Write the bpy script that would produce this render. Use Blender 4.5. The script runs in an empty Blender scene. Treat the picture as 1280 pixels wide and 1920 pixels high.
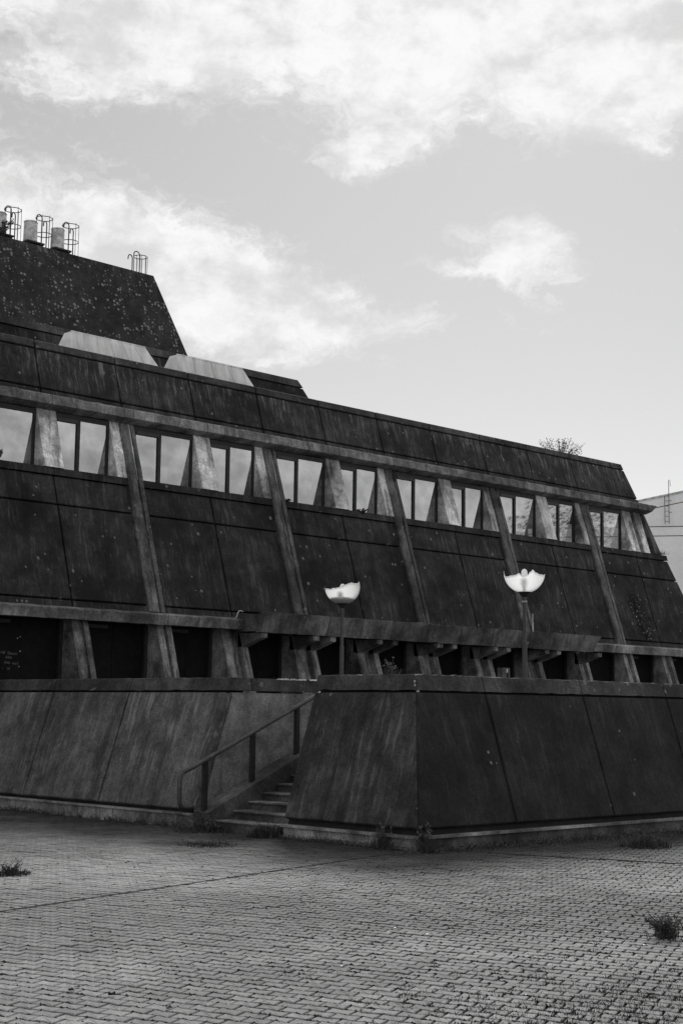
import bpy, math, random
import numpy as np
from mathutils import Vector, Matrix

random.seed(7)
rng = np.random.default_rng(7)
SC = bpy.context.scene
COL = SC.collection
R = math.radians

# ------------------------------------------------------------------ camera
F_PX, YAW, PITCH, ROLL = 2808.13, R(45.3838), R(7.55218), R(.72857)
CAM = Vector((0, 0, 1.75))
fwd = Vector((math.cos(YAW) * math.cos(PITCH), math.sin(YAW) * math.cos(PITCH), math.sin(PITCH)))
rt0 = Vector((math.sin(YAW), -math.cos(YAW), 0))
up0 = rt0.cross(fwd)
rt = rt0 * math.cos(ROLL) + up0 * math.sin(ROLL)
up = up0 * math.cos(ROLL) - rt0 * math.sin(ROLL)
cd = bpy.data.cameras.new('camera')
cd.sensor_fit = 'VERTICAL'; cd.sensor_height = 36; cd.sensor_width = 24
cd.lens = F_PX * 36 / 1920
cd.clip_start = .1; cd.clip_end = 3000
cam = bpy.data.objects.new('camera', cd)
cam.matrix_world = Matrix((( rt.x, up.x, -fwd.x, CAM.x), (rt.y, up.y, -fwd.y, CAM.y), (rt.z, up.z, -fwd.z, CAM.z), (0, 0, 0, 1)))
COL.objects.link(cam)
SC.camera = cam
SC.view_settings.view_transform = 'Standard'
SC.view_settings.look = 'None'
SC.view_settings.gamma = 1
SC.view_settings.use_curve_mapping = False
SC.view_settings.exposure = 0.0
SC.cycles.max_bounces = 8
SC.cycles.diffuse_bounces = 3
SC.cycles.transparent_max_bounces = 8

SUN_AZ, SUN_EL = R(37), R(30)          # azimuth measured from +X towards +Y
SUN_STRENGTH, SUN_ANGLE = 2.9, R(13)   # veiled by thin cloud
SKY_STRENGTH = .1

# ------------------------------------------------------------------ node helper
class NT:
    def __init__(self, tree): self.t = tree
    def n(self, typ, **kw):
        nd = self.t.nodes.new(typ)
        for k, v in kw.items(): setattr(nd, k, v)
        return nd
    def link(self, a, b): self.t.links.new(a, b)
    def put(self, sock, v):
        if v is None: return
        if hasattr(v, 'is_output') or isinstance(v, bpy.types.NodeSocket): self.t.links.new(v, sock)
        else: sock.default_value = v
    def m(self, op, a, b=None, c=None, clamp=False):
        nd = self.n('ShaderNodeMath', operation=op, use_clamp=clamp)
        self.put(nd.inputs[0], a); self.put(nd.inputs[1], b)
        if c is not None: self.put(nd.inputs[2], c)
        return nd.outputs[0]
    def noise(self, vec, scale, detail=4, rough=.55, dist=0, dim='3D'):
        nd = self.n('ShaderNodeTexNoise', noise_dimensions=dim)
        self.put(nd.inputs['Vector'], vec)
        nd.inputs['Scale'].default_value = scale; nd.inputs['Detail'].default_value = detail
        nd.inputs['Roughness'].default_value = rough; nd.inputs['Distortion'].default_value = dist
        return nd.outputs['Fac']
    def ramp(self, v, lo, hi, a=0., b=1.):
        nd = self.n('ShaderNodeMapRange', interpolation_type='SMOOTHSTEP')
        self.put(nd.inputs['Value'], v)
        for i, x in enumerate((lo, hi, a, b)): nd.inputs[1 + i].default_value = x
        return nd.outputs[0]
    def comb(self, x, y, z):
        nd = self.n('ShaderNodeCombineXYZ')
        for s, v in zip(nd.inputs, (x, y, z)): self.put(s, v)
        return nd.outputs[0]
    def sep(self, v):
        nd = self.n('ShaderNodeSeparateXYZ'); self.link(v, nd.inputs[0]); return nd.outputs
    def mix(self, f, a, b):          # scalar mix
        nd = self.n('ShaderNodeMix', data_type='FLOAT')
        self.put(nd.inputs[0], f); self.put(nd.inputs[2], a); self.put(nd.inputs[3], b)
        return nd.outputs[0]

# ------------------------------------------------------------------ sky
W = bpy.data.worlds.new('World'); SC.world = W; W.use_nodes = True
t = W.node_tree; t.nodes.clear(); N = NT(t)
sky = N.n('ShaderNodeTexSky', sky_type='NISHITA')
sky.sun_disc = False; sky.sun_elevation = SUN_EL; sky.sun_rotation = math.pi / 2 - SUN_AZ
sky.air_density = 1.0; sky.dust_density = 1.5; sky.ozone_density = 1.0
bw = N.n('ShaderNodeRGBToBW'); N.link(sky.outputs[0], bw.inputs[0])
tc = N.n('ShaderNodeTexCoord'); dvec = tc.outputs['Generated']
dx, dy, dz = N.sep(dvec)
az = N.m('MULTIPLY', N.m('ARCTAN2', dy, dx), 180 / math.pi)
el = N.m('MULTIPLY', N.m('ARCSINE', dz), 180 / math.pi)
flat = N.comb(az, N.m('MULTIPLY', el, 1.5), 0)
w1 = N.noise(flat, .28, 5, .6); w2 = N.noise(N.comb(el, az, 7.3), .28, 5, .6)
azw = N.m('ADD', az, N.m('MULTIPLY', N.m('SUBTRACT', w1, .5), 7.0))
elw = N.m('ADD', el, N.m('MULTIPLY', N.m('SUBTRACT', w2, .5), 3.6))
clouds = [    # azimuth, elevation, half width, half height, tilt (deg), weight
    (47.5, 26.8, 19, 3.7, -4, 1.5), (31.0, 25.6, 9, 2.9, 0, 1.25), (44.0, 21.4, 1.9, .9, 10, .9),
    (55.5, 23.2, 5, 1.0, 0, .35), (51.6, 16.6, 6.2, 2.1, -18, 1.0), (47.4, 14.9, 4.2, 1.4, -6, .85),
    (38.3, 17.3, 2.2, 1.15, -8, 1.1), (41.4, 16.9, 1.6, .4, 0, .6), (35.2, 21.9, 1.5, .6, -20, .9),
    (48.8, 13.0, 1.2, .4, 0, .5), (62, 16.5, 7, 3.0, 5, 1.0), (24, 17, 6, 1.4, 0, .9), (38.0, 14.8, 1.8, .35, -5, .3)]
tot = None
for (a, e, ra, re, ti, wt) in clouds:
    c, s = math.cos(R(ti)), math.sin(R(ti))
    ua = N.m('SUBTRACT', a, azw)                 # positive to the right
    ue = N.m('SUBTRACT', elw, e)
    p = N.m('MULTIPLY_ADD', ua, c / ra, N.m('MULTIPLY', ue, s / ra))
    q = N.m('MULTIPLY_ADD', ua, -s / re, N.m('MULTIPLY', ue, c / re))
    g = N.m('EXPONENT', N.m('MULTIPLY', N.m('ADD', N.m('MULTIPLY', p, p), N.m('MULTIPLY', q, q)), -.9))
    tot = N.m('MULTIPLY', g, wt) if tot is None else N.m('MULTIPLY_ADD', g, wt, tot)
# unseen broken cloud over the rest of the sky, cover widened to add light
hz = N.m('ADD', N.m('MAXIMUM', dz, 0.0), .12)
plan = N.comb(N.m('DIVIDE', dx, hz), N.m('DIVIDE', dy, hz), 0)
gen = N.ramp(N.noise(plan, 1.1, 6, .6), .36, .56)
away = N.m('DIVIDE', N.m('ADD', N.m('POWER', N.m('SUBTRACT', azw, 45.4), 2.0), N.m('MULTIPLY', N.m('POWER', N.m('SUBTRACT', elw, 17.0), 2.0), 2.0)), 500.0)
gen = N.m('MULTIPLY', gen, N.ramp(away, .7, 1.6))
fb = N.noise(N.comb(azw, N.m('MULTIPLY', elw, 1.6), 0), .75, 9, .66)
wisp = N.noise(N.comb(N.m('MULTIPLY', azw, .8), N.m('MULTIPLY_ADD', azw, .45, N.m('MULTIPLY', elw, 2.2)), 3.1), .42, 6, .6)
dens = N.m('ADD', N.m('MAXIMUM', tot, gen), N.m('MULTIPLY', N.m('SUBTRACT', fb, .5), 1.3))
dens = N.m('ADD', dens, N.m('MULTIPLY', N.m('SUBTRACT', wisp, .5), .55))
cover = N.m('MULTIPLY', N.ramp(dens, .26, .98), N.ramp(N.noise(N.comb(azw, elw, 5.5), .7, 8, .68), .30, .60, .74, 1.0))
# clouds opposite the sun raised almost as bright, to light camera-facing walls
sd = (math.cos(SUN_AZ) * math.cos(SUN_EL), math.sin(SUN_AZ) * math.cos(SUN_EL), math.sin(SUN_EL))
dot = N.n('ShaderNodeVectorMath', operation='DOT_PRODUCT'); N.link(dvec, dot.inputs[0]); dot.inputs[1].default_value = sd
cl = N.mix(N.ramp(dot.outputs['Value'], -.4, .98), 9.2, 9.6)
cl = N.m('MULTIPLY', cl, N.ramp(N.noise(flat, .23, 6, .6), .34, .56, .74, 1.0))
base = N.m('MULTIPLY_ADD', N.m('POWER', bw.outputs[0], .25), 2.78, N.m('MULTIPLY', N.m('EXPONENT', N.m('MULTIPLY', N.m('MAXIMUM', el, 0.0), -1 / 8.0)), 7.2))
val = N.mix(cover, base, cl)
bg = N.n('ShaderNodeBackground'); bg.inputs['Strength'].default_value = SKY_STRENGTH
N.link(val, bg.inputs['Color'])
wo = N.n('ShaderNodeOutputWorld'); N.link(bg.outputs[0], wo.inputs[0])

sl = bpy.data.lights.new('sun', 'SUN'); sl.energy = SUN_STRENGTH; sl.angle = SUN_ANGLE; sl.color = (1, .995, .985)
so = bpy.data.objects.new('sun', sl); COL.objects.link(so)
so.rotation_euler = Vector(sd).to_track_quat('Z', 'Y').to_euler()

# ------------------------------------------------------------------ materials (a black-and-white place: every colour is a grey)
def mat_base(name):
    m = bpy.data.materials.new(name); m.use_nodes = True
    t = m.node_tree; t.nodes.clear(); N = NT(t)
    out = N.n('ShaderNodeOutputMaterial')
    bs = N.n('ShaderNodeBsdfPrincipled'); N.link(bs.outputs[0], out.inputs[0])
    bs.inputs['Specular IOR Level'].default_value = .25
    return m, N, bs, out

def concrete(name, base, axis='y', k=.315, streak=.5, dark=.5, spots=0., light=None, spot_scale=6., blotch=.5, hole=0., seed=0., bump=.35, spot_v=.17, ds=2.6, dz_=.22, drip=None):
    """weathered concrete; stains run down the slope of the wall they are on"""
    m, N, bs, out = mat_base(name)
    light = light or base * 3.2
    g = N.n('ShaderNodeNewGeometry'); P = g.outputs['Position']
    x, y, z = N.sep(P)
    if axis == 'y': U, V = x, N.m('MULTIPLY_ADD', z, -k, y)
    else: U, V = y, N.m('MULTIPLY_ADD', z, -k, x)
    wv = N.m('MULTIPLY', N.m('SUBTRACT', N.noise(P, 2.2, 4, .65), .5), .22 if axis == 'y' else .12)
    Uw = N.m('ADD', U, wv)
    s1 = N.noise(N.comb(N.m('MULTIPLY', Uw, 12. if axis == 'y' else 15.), N.m('MULTIPLY', z, .9 if axis == 'y' else 1.5), N.m('ADD', V, seed)), 1.0, 4, .6)
    s2 = N.noise(N.comb(N.m('MULTIPLY', Uw, 26.), N.m('MULTIPLY', z, 1.7), N.m('ADD', V, seed + 9)), 1.0, 3, .6)
    s3 = N.noise(N.comb(N.m('MULTIPLY', Uw, ds), N.m('MULTIPLY', z, dz_), N.m('ADD', V, seed + 4)), 1.0, 4, .55)
    b1 = N.noise(P, .75, 4, .6); b2 = N.noise(P, 3.1, 5, .65); fine = N.noise(P, 55, 3, .7); mid = N.noise(P, 14, 4, .7)
    oi = N.n('ShaderNodeObjectInfo')
    v = N.m('MULTIPLY', base, N.m('MULTIPLY_ADD', oi.outputs['Random'], .26, .87))
    v = N.m('MULTIPLY', v, N.ramp(b1, .3, .7, 1 - blotch * .6, 1 + blotch * .6))
    v = N.m('MULTIPLY', v, N.ramp(b2, .28, .72, .66, 1.36))
    v = N.m('MULTIPLY', v, N.ramp(mid, .3, .7, .80, 1.22))
    v = N.m('MULTIPLY', v, N.ramp(fine, .3, .7, .55, 1.48))
    v = N.m('MULTIPLY', v, N.mix(N.m('MULTIPLY', N.ramp(s3, .45, .72), dark), 1.0, .42))
    f = N.m('MULTIPLY', N.m('MULTIPLY', N.m('MULTIPLY', N.ramp(s1, .50, .66), N.ramp(b1, .38, .58)), N.ramp(b2, .36, .58, .25, 1.0)), streak)
    if drip: f = N.m('MULTIPLY', f, N.ramp(N.m('ADD', z, N.m('MULTIPLY', N.m('SUBTRACT', s2, .5), drip[1] - drip[0])), drip[0], drip[1], .25, 1.25))
    v = N.mix(f, v, light)
    f2 = N.m('MULTIPLY', N.m('MULTIPLY', N.ramp(s2, .56, .72), N.ramp(b2, .40, .60)), streak * .7)
    v = N.mix(f2, v, light * 1.15)
    if spots > 0:
        vo = N.n('ShaderNodeTexVoronoi', voronoi_dimensions='2D'); N.link(N.comb(U, N.m('ADD', z, N.m('MULTIPLY', V, .31)), 0), vo.inputs['Vector']); vo.inputs['Scale'].default_value = spot_scale
        cr = N.sep(vo.outputs['Color'])
        size = N.m('MULTIPLY', N.m('POWER', cr[0], 1.6), .42)
        inside = N.m('LESS_THAN', N.m('ADD', vo.outputs['Distance'], N.m('MULTIPLY', N.m('SUBTRACT', mid, .5), .12)), size)
        keep = N.m('LESS_THAN', cr[1], N.m('MULTIPLY', N.ramp(N.noise(P, 1.1, 5, .7), .42, .60, .06, 1.0), spots))
        sp = N.m('MULTIPLY', N.m('MULTIPLY', inside, keep), N.ramp(fine, .3, .6, .5, 1.0))
        v = N.mix(sp, v, spot_v)
    if hole > 0:
        vo = N.n('ShaderNodeTexVoronoi'); N.link(P, vo.inputs['Vector']); vo.inputs['Scale'].default_value = 13
        cr = N.sep(vo.outputs['Color'])
        hh = N.m('MULTIPLY', N.m('LESS_THAN', vo.outputs['Distance'], .2), N.m('LESS_THAN', cr[2], N.m('MULTIPLY', N.ramp(b1, .5, .7), hole)))
        v = N.mix(hh, v, .006)
    N.link(v, bs.inputs['Base Color'])
    bs.inputs['Roughness'].default_value = .88
    h = N.m('ADD', N.m('MULTIPLY', fine, .35), N.m('ADD', mid, N.m('MULTIPLY', s1, .35)))
    bp = N.n('ShaderNodeBump'); bp.inputs['Strength'].default_value = bump; bp.inputs['Distance'].default_value = .02
    N.link(h, bp.inputs['Height']); N.link(bp.outputs[0], bs.inputs['Normal'])
    return m

def plain(name, v, rough=.7, var=.25, scale=6., metal=0., bump=.15, spec=.25):
    m, N, bs, out = mat_base(name)
    tc = N.n('ShaderNodeNewGeometry'); P = tc.outputs['Position']
    a = N.noise(P, scale, 5, .65); b = N.noise(P, scale * 9, 3, .6)
    oi = N.n('ShaderNodeObjectInfo')
    c = N.m('MULTIPLY', v, N.m('MULTIPLY', N.ramp(a, .3, .7, 1 - var, 1 + var), N.ramp(b, .3, .7, 1 - var * .6, 1 + var * .6)))
    c = N.m('MULTIPLY', c, N.m('MULTIPLY_ADD', oi.outputs['Random'], .2, .9))
    N.link(c, bs.inputs['Base Color'])
    bs.inputs['Roughness'].default_value = rough; bs.inputs['Metallic'].default_value = metal
    bs.inputs['Specular IOR Level'].default_value = spec
    bp = N.n('ShaderNodeBump'); bp.inputs['Strength'].default_value = bump; bp.inputs['Distance'].default_value = .01
    N.link(b, bp.inputs['Height']); N.link(bp.outputs[0], bs.inputs['Normal'])
    return m

M = {}
M['facade'] = concrete('facade_concrete', .0205, 'y', streak=.75, dark=.6, spots=.07, spot_scale=10, hole=.05, blotch=1.0, light=.085)
M['upper'] = concrete('upper_concrete', .027, 'y', streak=1.0, dark=.55, spots=.06, spot_scale=10, seed=31, light=.15, blotch=.9, drip=(8.3, 9.3))
M['lichen'] = concrete('lichen_concrete', .028, 'y', streak=.2, dark=.3, spots=1.0, spot_scale=7.2, seed=12, spot_v=.24)
M['cap'] = concrete('coping_concrete', .047, 'y', streak=.4, dark=.35, spots=.16, spot_scale=9, blotch=.8, seed=5)
M['fascia'] = concrete('fascia_concrete', .155, 'y', k=0, streak=.4, dark=.7, ds=4, blotch=.9, spots=.10, spot_scale=9, seed=8)
M['canopy'] = concrete('canopy_concrete', .10, 'y', k=0, streak=.5, dark=.7, ds=5, spots=.05, spot_scale=9, blotch=.9, seed=108)
M['rib'] = concrete('rib_concrete', .094, 'y', streak=.5, dark=1.15, ds=7, dz_=.5, blotch=.8, spots=.08, spot_scale=9, seed=17)
M['pier'] = concrete('pier_concrete', .42, 'y', k=0, streak=.6, dark=1.5, ds=5.5, dz_=.9, blotch=1.3, light=.5, seed=3, bump=.2)
M['lowpier'] = concrete('lower_pier_concrete', .17, 'y', k=0, streak=.7, dark=1.45, ds=7, dz_=.5, blotch=1.2, light=.36, seed=23, bump=.25)
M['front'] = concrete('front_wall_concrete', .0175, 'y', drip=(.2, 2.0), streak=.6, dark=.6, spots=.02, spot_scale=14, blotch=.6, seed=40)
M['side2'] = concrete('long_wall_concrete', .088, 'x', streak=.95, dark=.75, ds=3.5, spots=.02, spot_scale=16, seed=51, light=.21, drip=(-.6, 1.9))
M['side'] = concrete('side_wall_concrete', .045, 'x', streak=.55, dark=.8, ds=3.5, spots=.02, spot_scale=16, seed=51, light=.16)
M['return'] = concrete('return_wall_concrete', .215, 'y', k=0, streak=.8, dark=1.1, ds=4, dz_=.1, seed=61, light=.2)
M['plinth'] = concrete('plinth_concrete', .22, 'x', k=0, streak=.3, dark=.8, blotch=.9, seed=71)
M['tread'] = concrete('tread_concrete', .17, 'x', k=0, streak=.2, dark=.6, blotch=.9, seed=79)  # precast treads, lightened to paint in the sky light their edges catch
M['plinth_dark'] = concrete('front_plinth_concrete', .07, 'y', k=0, streak=.3, dark=.9, blotch=.9, seed=73)
M['step'] = concrete('step_concrete', .085, 'x', k=0, streak=.2, dark=.6, blotch=.9, seed=77)
M['core'] = plain('core_concrete', .02, .95)
M['floor'] = concrete('terrace_concrete', .10, 'x', k=0, streak=.1, dark=.3, seed=80)
M['tower'] = M['lichen']
M['frame'] = plain('window_frame_metal', .028, .55)
M['board'] = plain('black_board', .010, .8, spec=.1)
M['vent'] = plain('vent_metal', .05, .5)
M['rail'] = plain('rail_metal', .065, .5, var=.4, scale=9, spec=.4)
M['pole'] = plain('pole_metal', .05, .5, spec=.4)
M['dark'] = plain('dark_metal', .02, .6)
M['cage'] = plain('cage_steel', .06, .6)
M['can'] = plain('stack_metal', .55, .6, var=.4, scale=4)
M['white'] = plain('white_render', .86, .8, var=.05, scale=.6, bump=.05)
M['cable'] = plain('pale_cable', .5, .6)
M['chip'] = plain('pale_mortar', .38, .9, var=.5, scale=20)
M['leafdry'] = plain('dry_leaf', .03, .9, var=.5, scale=30)
M['grass'] = plain('grass_blades', .055, .8, var=.5, scale=9)
M['grassdry'] = plain('dry_grass', .15, .85, var=.5, scale=9)
M['leaf'] = plain('weed_leaf', .085, .7, var=.5, scale=12)
M['jointgrass'] = plain('joint_grass', .022, .85, var=.5, scale=12)
M['moss'] = plain('moss', .022, .95, var=.6, scale=18)
M['bark'] = plain('bark', .05, .9, var=.4, scale=12)
M['foliage'] = plain('tree_foliage', .035, .8, var=.5, scale=3)
M['text'] = plain('chalk_writing', .16, .9)

def glass():
    m, N, bs, out = mat_base('window_glass')
    N.t.nodes.remove(bs)
    g = N.n('ShaderNodeNewGeometry')
    gl = N.n('ShaderNodeBsdfGlossy'); gl.inputs['Roughness'].default_value = .025; gl.inputs['Color'].default_value = (.9, .9, .9, 1)
    tr = N.n('ShaderNodeBsdfTransparent'); tr.inputs['Color'].default_value = (.62, .62, .62, 1)
    df = N.n('ShaderNodeBsdfDiffuse'); df.inputs['Color'].default_value = (.12, .12, .12, 1)
    m0 = N.n('ShaderNodeMixShader'); m0.inputs[0].default_value = N and .10
    N.link(tr.outputs[0], m0.inputs[1]); N.link(df.outputs[0], m0.inputs[2])
    mx = N.n('ShaderNodeMixShader')
    d = N.noise(g.outputs['Position'], 2.5, 4, .6)
    N.link(N.ramp(d, .3, .7, .42, .54), mx.inputs[0])
    N.link(m0.outputs[0], mx.inputs[1]); N.link(gl.outputs[0], mx.inputs[2])
    N.link(mx.outputs[0], out.inputs[0])
    return m
M['glass'] = glass()

def translucent(name, v, dirt=.25, tr=.55, axis='y'):
    m, N, bs, out = mat_base(name)
    g = N.n('ShaderNodeNewGeometry'); P = g.outputs['Position']
    x, y, z = N.sep(P)
    a = N.noise(P, 2.2, 5, .65); s = N.noise(N.comb(N.m('MULTIPLY', x, 5.), N.m('MULTIPLY', z, .7), y), 1.0, 4, .6)
    c = N.m('MULTIPLY', v, N.m('MULTIPLY', N.ramp(a, .3, .7, 1 - dirt, 1.0), N.ramp(s, .35, .65, 1 - dirt, 1.0)))
    N.link(c, bs.inputs['Base Color']); bs.inputs['Roughness'].default_value = .45
    tb = N.n('ShaderNodeBsdfTranslucent'); N.link(c, tb.inputs['Color'])
    mx = N.n('ShaderNodeMixShader'); mx.inputs[0].default_value = tr
    N.link(bs.outputs[0], mx.inputs[1]); N.link(tb.outputs[0], mx.inputs[2]); N.link(mx.outputs[0], out.inputs[0])
    return m
M['globe'] = translucent('opal_plastic', .92, .06, .6)
M['sky_light'] = translucent('rooflight_plastic', .98, .22, .62)

def paver_mat():
    m, N, bs, out = mat_base('paving_stone')
    g = N.n('ShaderNodeNewGeometry'); P = g.outputs['Position']
    at = N.n('ShaderNodeAttribute'); at.attribute_name = 'tone'
    big = N.noise(P, .33, 5, .6); b2 = N.noise(P, 2.3, 5, .65); fine = N.noise(P, 90, 3, .7); mid = N.noise(P, 22, 4, .7)
    v = N.m('MULTIPLY', .222, N.ramp(at.outputs['Fac'], 0, 1, .86, 1.12))
    v = N.m('MULTIPLY', v, N.ramp(big, .36, .62, .78, 1.16))
    v = N.m('MULTIPLY', v, N.ramp(b2, .28, .72, .82, 1.12))
    v = N.m('MULTIPLY', v, N.ramp(mid, .3, .7, .80, 1.16))
    v = N.m('MULTIPLY', v, N.ramp(fine, .3, .7, .66, 1.32))
    x, y, z = N.sep(P)
    # a mossy, dirtier drift across the middle of the square
    rx_ = N.m('SUBTRACT', N.m('MULTIPLY', N.m('SUBTRACT', x, 10.6), .72), N.m('MULTIPLY', N.m('SUBTRACT', y, 8.6), .70))
    ry_ = N.m('ADD', N.m('MULTIPLY', N.m('SUBTRACT', x, 10.6), .70), N.m('MULTIPLY', N.m('SUBTRACT', y, 8.6), .72))
    rr_ = N.m('ADD', N.m('MULTIPLY', N.m('MULTIPLY', rx_, rx_), .09), N.m('MULTIPLY', N.m('MULTIPLY', ry_, ry_), .30))
    rr_ = N.m('ADD', rr_, N.m('MULTIPLY', N.m('SUBTRACT', N.noise(P, .8, 5, .65), .5), 1.6))
    v = N.m('MULTIPLY', v, N.ramp(rr_, .1, 1.5, .68, 1.06))
    # moss along the wall foot, plus the walls' soft shade painted into the stones
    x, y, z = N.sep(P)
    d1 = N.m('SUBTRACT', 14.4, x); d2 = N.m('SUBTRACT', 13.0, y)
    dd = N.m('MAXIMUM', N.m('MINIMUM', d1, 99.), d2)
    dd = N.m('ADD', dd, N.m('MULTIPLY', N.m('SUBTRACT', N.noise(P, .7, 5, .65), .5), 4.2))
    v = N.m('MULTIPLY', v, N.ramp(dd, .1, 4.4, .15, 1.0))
    N.link(v, bs.inputs['Base Color']); bs.inputs['Roughness'].default_value = .9
    bp = N.n('ShaderNodeBump'); bp.inputs['Strength'].default_value = .4; bp.inputs['Distance'].default_value = .006
    N.link(N.m('ADD', fine, mid), bp.inputs['Height']); N.link(bp.outputs[0], bs.inputs['Normal'])
    return m
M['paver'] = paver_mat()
M['farpave'] = plain('distant_paving', .24, .9, var=.2, scale=.5)
M['soil'] = plain('joint_soil', .010, .95, var=.6, scale=9)

# ------------------------------------------------------------------ object helpers
WORLD = {}
def tag(o, label=None, cat=None, group=None, kind=None):
    if label: o['label'] = label
    if cat: o['category'] = cat
    if group: o['group'] = group
    if kind: o['kind'] = kind
    return o
def thing(name, label, cat, loc, group=None):
    o = bpy.data.objects.new(name, None); COL.objects.link(o)
    o.empty_display_size = .3; o.location = loc; WORLD[o.name] = Vector(loc)
    return tag(o, label, cat, group)
MESHES = {}
def part(name, geo, mat, parent=None, key=None, origin=None, smooth=False, kind=None):
    v, f = geo
    v = [Vector(p) for p in v]
    if origin is None:
        lo = Vector((min(p.x for p in v), min(p.y for p in v), min(p.z for p in v)))
        hi = Vector((max(p.x for p in v), max(p.y for p in v), max(p.z for p in v)))
        origin = Vector(((lo.x + hi.x) / 2, (lo.y + hi.y) / 2, lo.z))
    origin = Vector(origin)
    me = MESHES.get(key) if key else None
    if me is None:
        me = bpy.data.meshes.new(name)
        me.from_pydata([p - origin for p in v], [], f); me.update()
        me.materials.append(mat)
        if smooth: me.polygons.foreach_set('use_smooth', [True] * len(me.polygons))
        if key: MESHES[key] = me
    o = bpy.data.objects.new(name, me); COL.objects.link(o)
    WORLD[o.name] = origin
    if parent is not None:
        o.parent = parent; o.location = origin - WORLD[parent.name]
    else: o.location = origin
    if kind: o['kind'] = kind
    return o

def join(*geos):
    V, F = [], []
    for v, f in geos:
        n = len(V); V += list(v); F += [tuple(i + n for i in q) for q in f]
    return V, F
def hexa(b, tp):
    """solid from 4 bottom and 4 top corners, both counter-clockwise from above"""
    return list(b) + list(tp), [(3, 2, 1, 0), (4, 5, 6, 7), (0, 1, 5, 4), (1, 2, 6, 5), (2, 3, 7, 6), (3, 0, 4, 7)]
def box(x0, x1, y0, y1, z0, z1):
    return hexa([(x0, y0, z0), (x1, y0, z0), (x1, y1, z0), (x0, y1, z0)], [(x0, y0, z1), (x1, y0, z1), (x1, y1, z1), (x0, y1, z1)])
def slab(q, th, c=.012):
    """slab whose outer face is quad q (counter-clockwise seen from outside), with a chamfered rim"""
    q = [Vector(p) for p in q]
    n = (q[1] - q[0]).cross(q[3] - q[0]).normalized()
    inner = []
    for i in range(4):
        a = (q[(i + 1) % 4] - q[i]).normalized(); b = (q[i - 1] - q[i]).normalized()
        s = a.cross(b).length
        inner.append(q[i] + (a + b) * (c / max(s, .2)))
    mid = [p - n * c for p in q]; back = [p - n * th for p in q]
    F = [(0, 1, 2, 3)]
    for i in range(4):
        j = (i + 1) % 4
        F += [(i, 4 + i, 4 + j, j), (4 + i, 8 + i, 8 + j, 4 + j)]
    F.append((11, 10, 9, 8))
    return inner + mid + back, F
def prism(prof, a0, a1, axis='x'):
    """profile [(p,z)...] extruded along an axis"""
    n = len(prof)
    mk = (lambda a, p, z: (a, p, z)) if axis == 'x' else (lambda a, p, z: (p, a, z))
    V = [mk(a0, *p) for p in prof] + [mk(a1, *p) for p in prof]
    F = [tuple(range(n)), tuple(range(2 * n - 1, n - 1, -1))]
    F += [(i, i + n, (i + 1) % n + n, (i + 1) % n) for i in range(n)]
    return fixn((V, F))
def rough(geo, axis, a0, a1, jit=.004, n=18):
    """re-cut a prism made by prism() into short lengths whose edges wander"""
    v, f = geo
    k = len(v) // 2; A, Bv = v[:k], v[k:]
    if abs(A[0][axis] - a0) > abs(Bv[0][axis] - a0): A, Bv = Bv, A
    V, F = [], []
    for i in range(n + 1):
        t_ = i / n; e = 0 if i in (0, n) else 1
        for p, q in zip(A, Bv):
            w = [p[c] + (q[c] - p[c]) * t_ for c in range(3)]
            for c in range(3):
                if c != axis: w[c] += e * random.gauss(0, jit * (.6 if random.random() < .85 else 2.2))
            V.append(tuple(w))
    for i in range(n):
        for j in range(k):
            j2 = (j + 1) % k
            F.append((i * k + j, i * k + j2, (i + 1) * k + j2, (i + 1) * k + j))
    F += [tuple(range(k)), tuple(range(n * k, (n + 1) * k))]
    return fixn((V, F))
def fixn(geo):
    v, f = geo
    import bmesh
    bm = bmesh.new(); vs = [bm.verts.new(p) for p in v]
    for q in f:
        try: bm.faces.new([vs[i] for i in q])
        except ValueError: pass
    bmesh.ops.recalc_face_normals(bm, faces=bm.faces)
    bm.verts.index_update()
    V = [tuple(p.co) for p in bm.verts]; F = [tuple(x.index for x in q.verts) for q in bm.faces]
    bm.free(); return V, F
def tube(pts, r, seg=8, cap=True):
    pts = [Vector(p) for p in pts]; V, F = [], []
    rr = r if isinstance(r, (list, tuple)) else [r] * len(pts)
    prev = None
    for i, p in enumerate(pts):
        d = (pts[min(i + 1, len(pts) - 1)] - pts[max(i - 1, 0)]).normalized()
        a = d.orthogonal().normalized() if prev is None else (prev - d * prev.dot(d)).normalized()
        prev = a; b = d.cross(a)
        for s in range(seg):
            th = 2 * math.pi * s / seg
            V.append(p + (a * math.cos(th) + b * math.sin(th)) * rr[i])
    for i in range(len(pts) - 1):
        for s in range(seg):
            s2 = (s + 1) % seg
            F.append((i * seg + s, i * seg + s2, (i + 1) * seg + s2, (i + 1) * seg + s))
    if cap: F += [tuple(range(seg - 1, -1, -1)), tuple(range((len(pts) - 1) * seg, len(pts) * seg))]
    return V, F
def lathe(prof, cx, cy, seg=20):
    V, F = [], []
    for r, z in prof:
        for s in range(seg):
            th = 2 * math.pi * s / seg; V.append((cx + r * math.cos(th), cy + r * math.sin(th), z))
    for i in range(len(prof) - 1):
        for s in range(seg):
            s2 = (s + 1) % seg
            F.append((i * seg + s, i * seg + s2, (i + 1) * seg + s2, (i + 1) * seg + s))
    F += [tuple(range(seg - 1, -1, -1)), tuple(range((len(prof) - 1) * seg, len(prof) * seg))]
    return V, F

K = .315                                  # every wall here leans back by this much per metre
S = lambda z, off=0: 25.0 + off + K * (z - 3.7)         # facade rib face
XH = lambda z: 40.13 - .35 * (z - 5.86)                  # right-hand end of the facade
BAY = 4.19; RIB0 = 19.35
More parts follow.
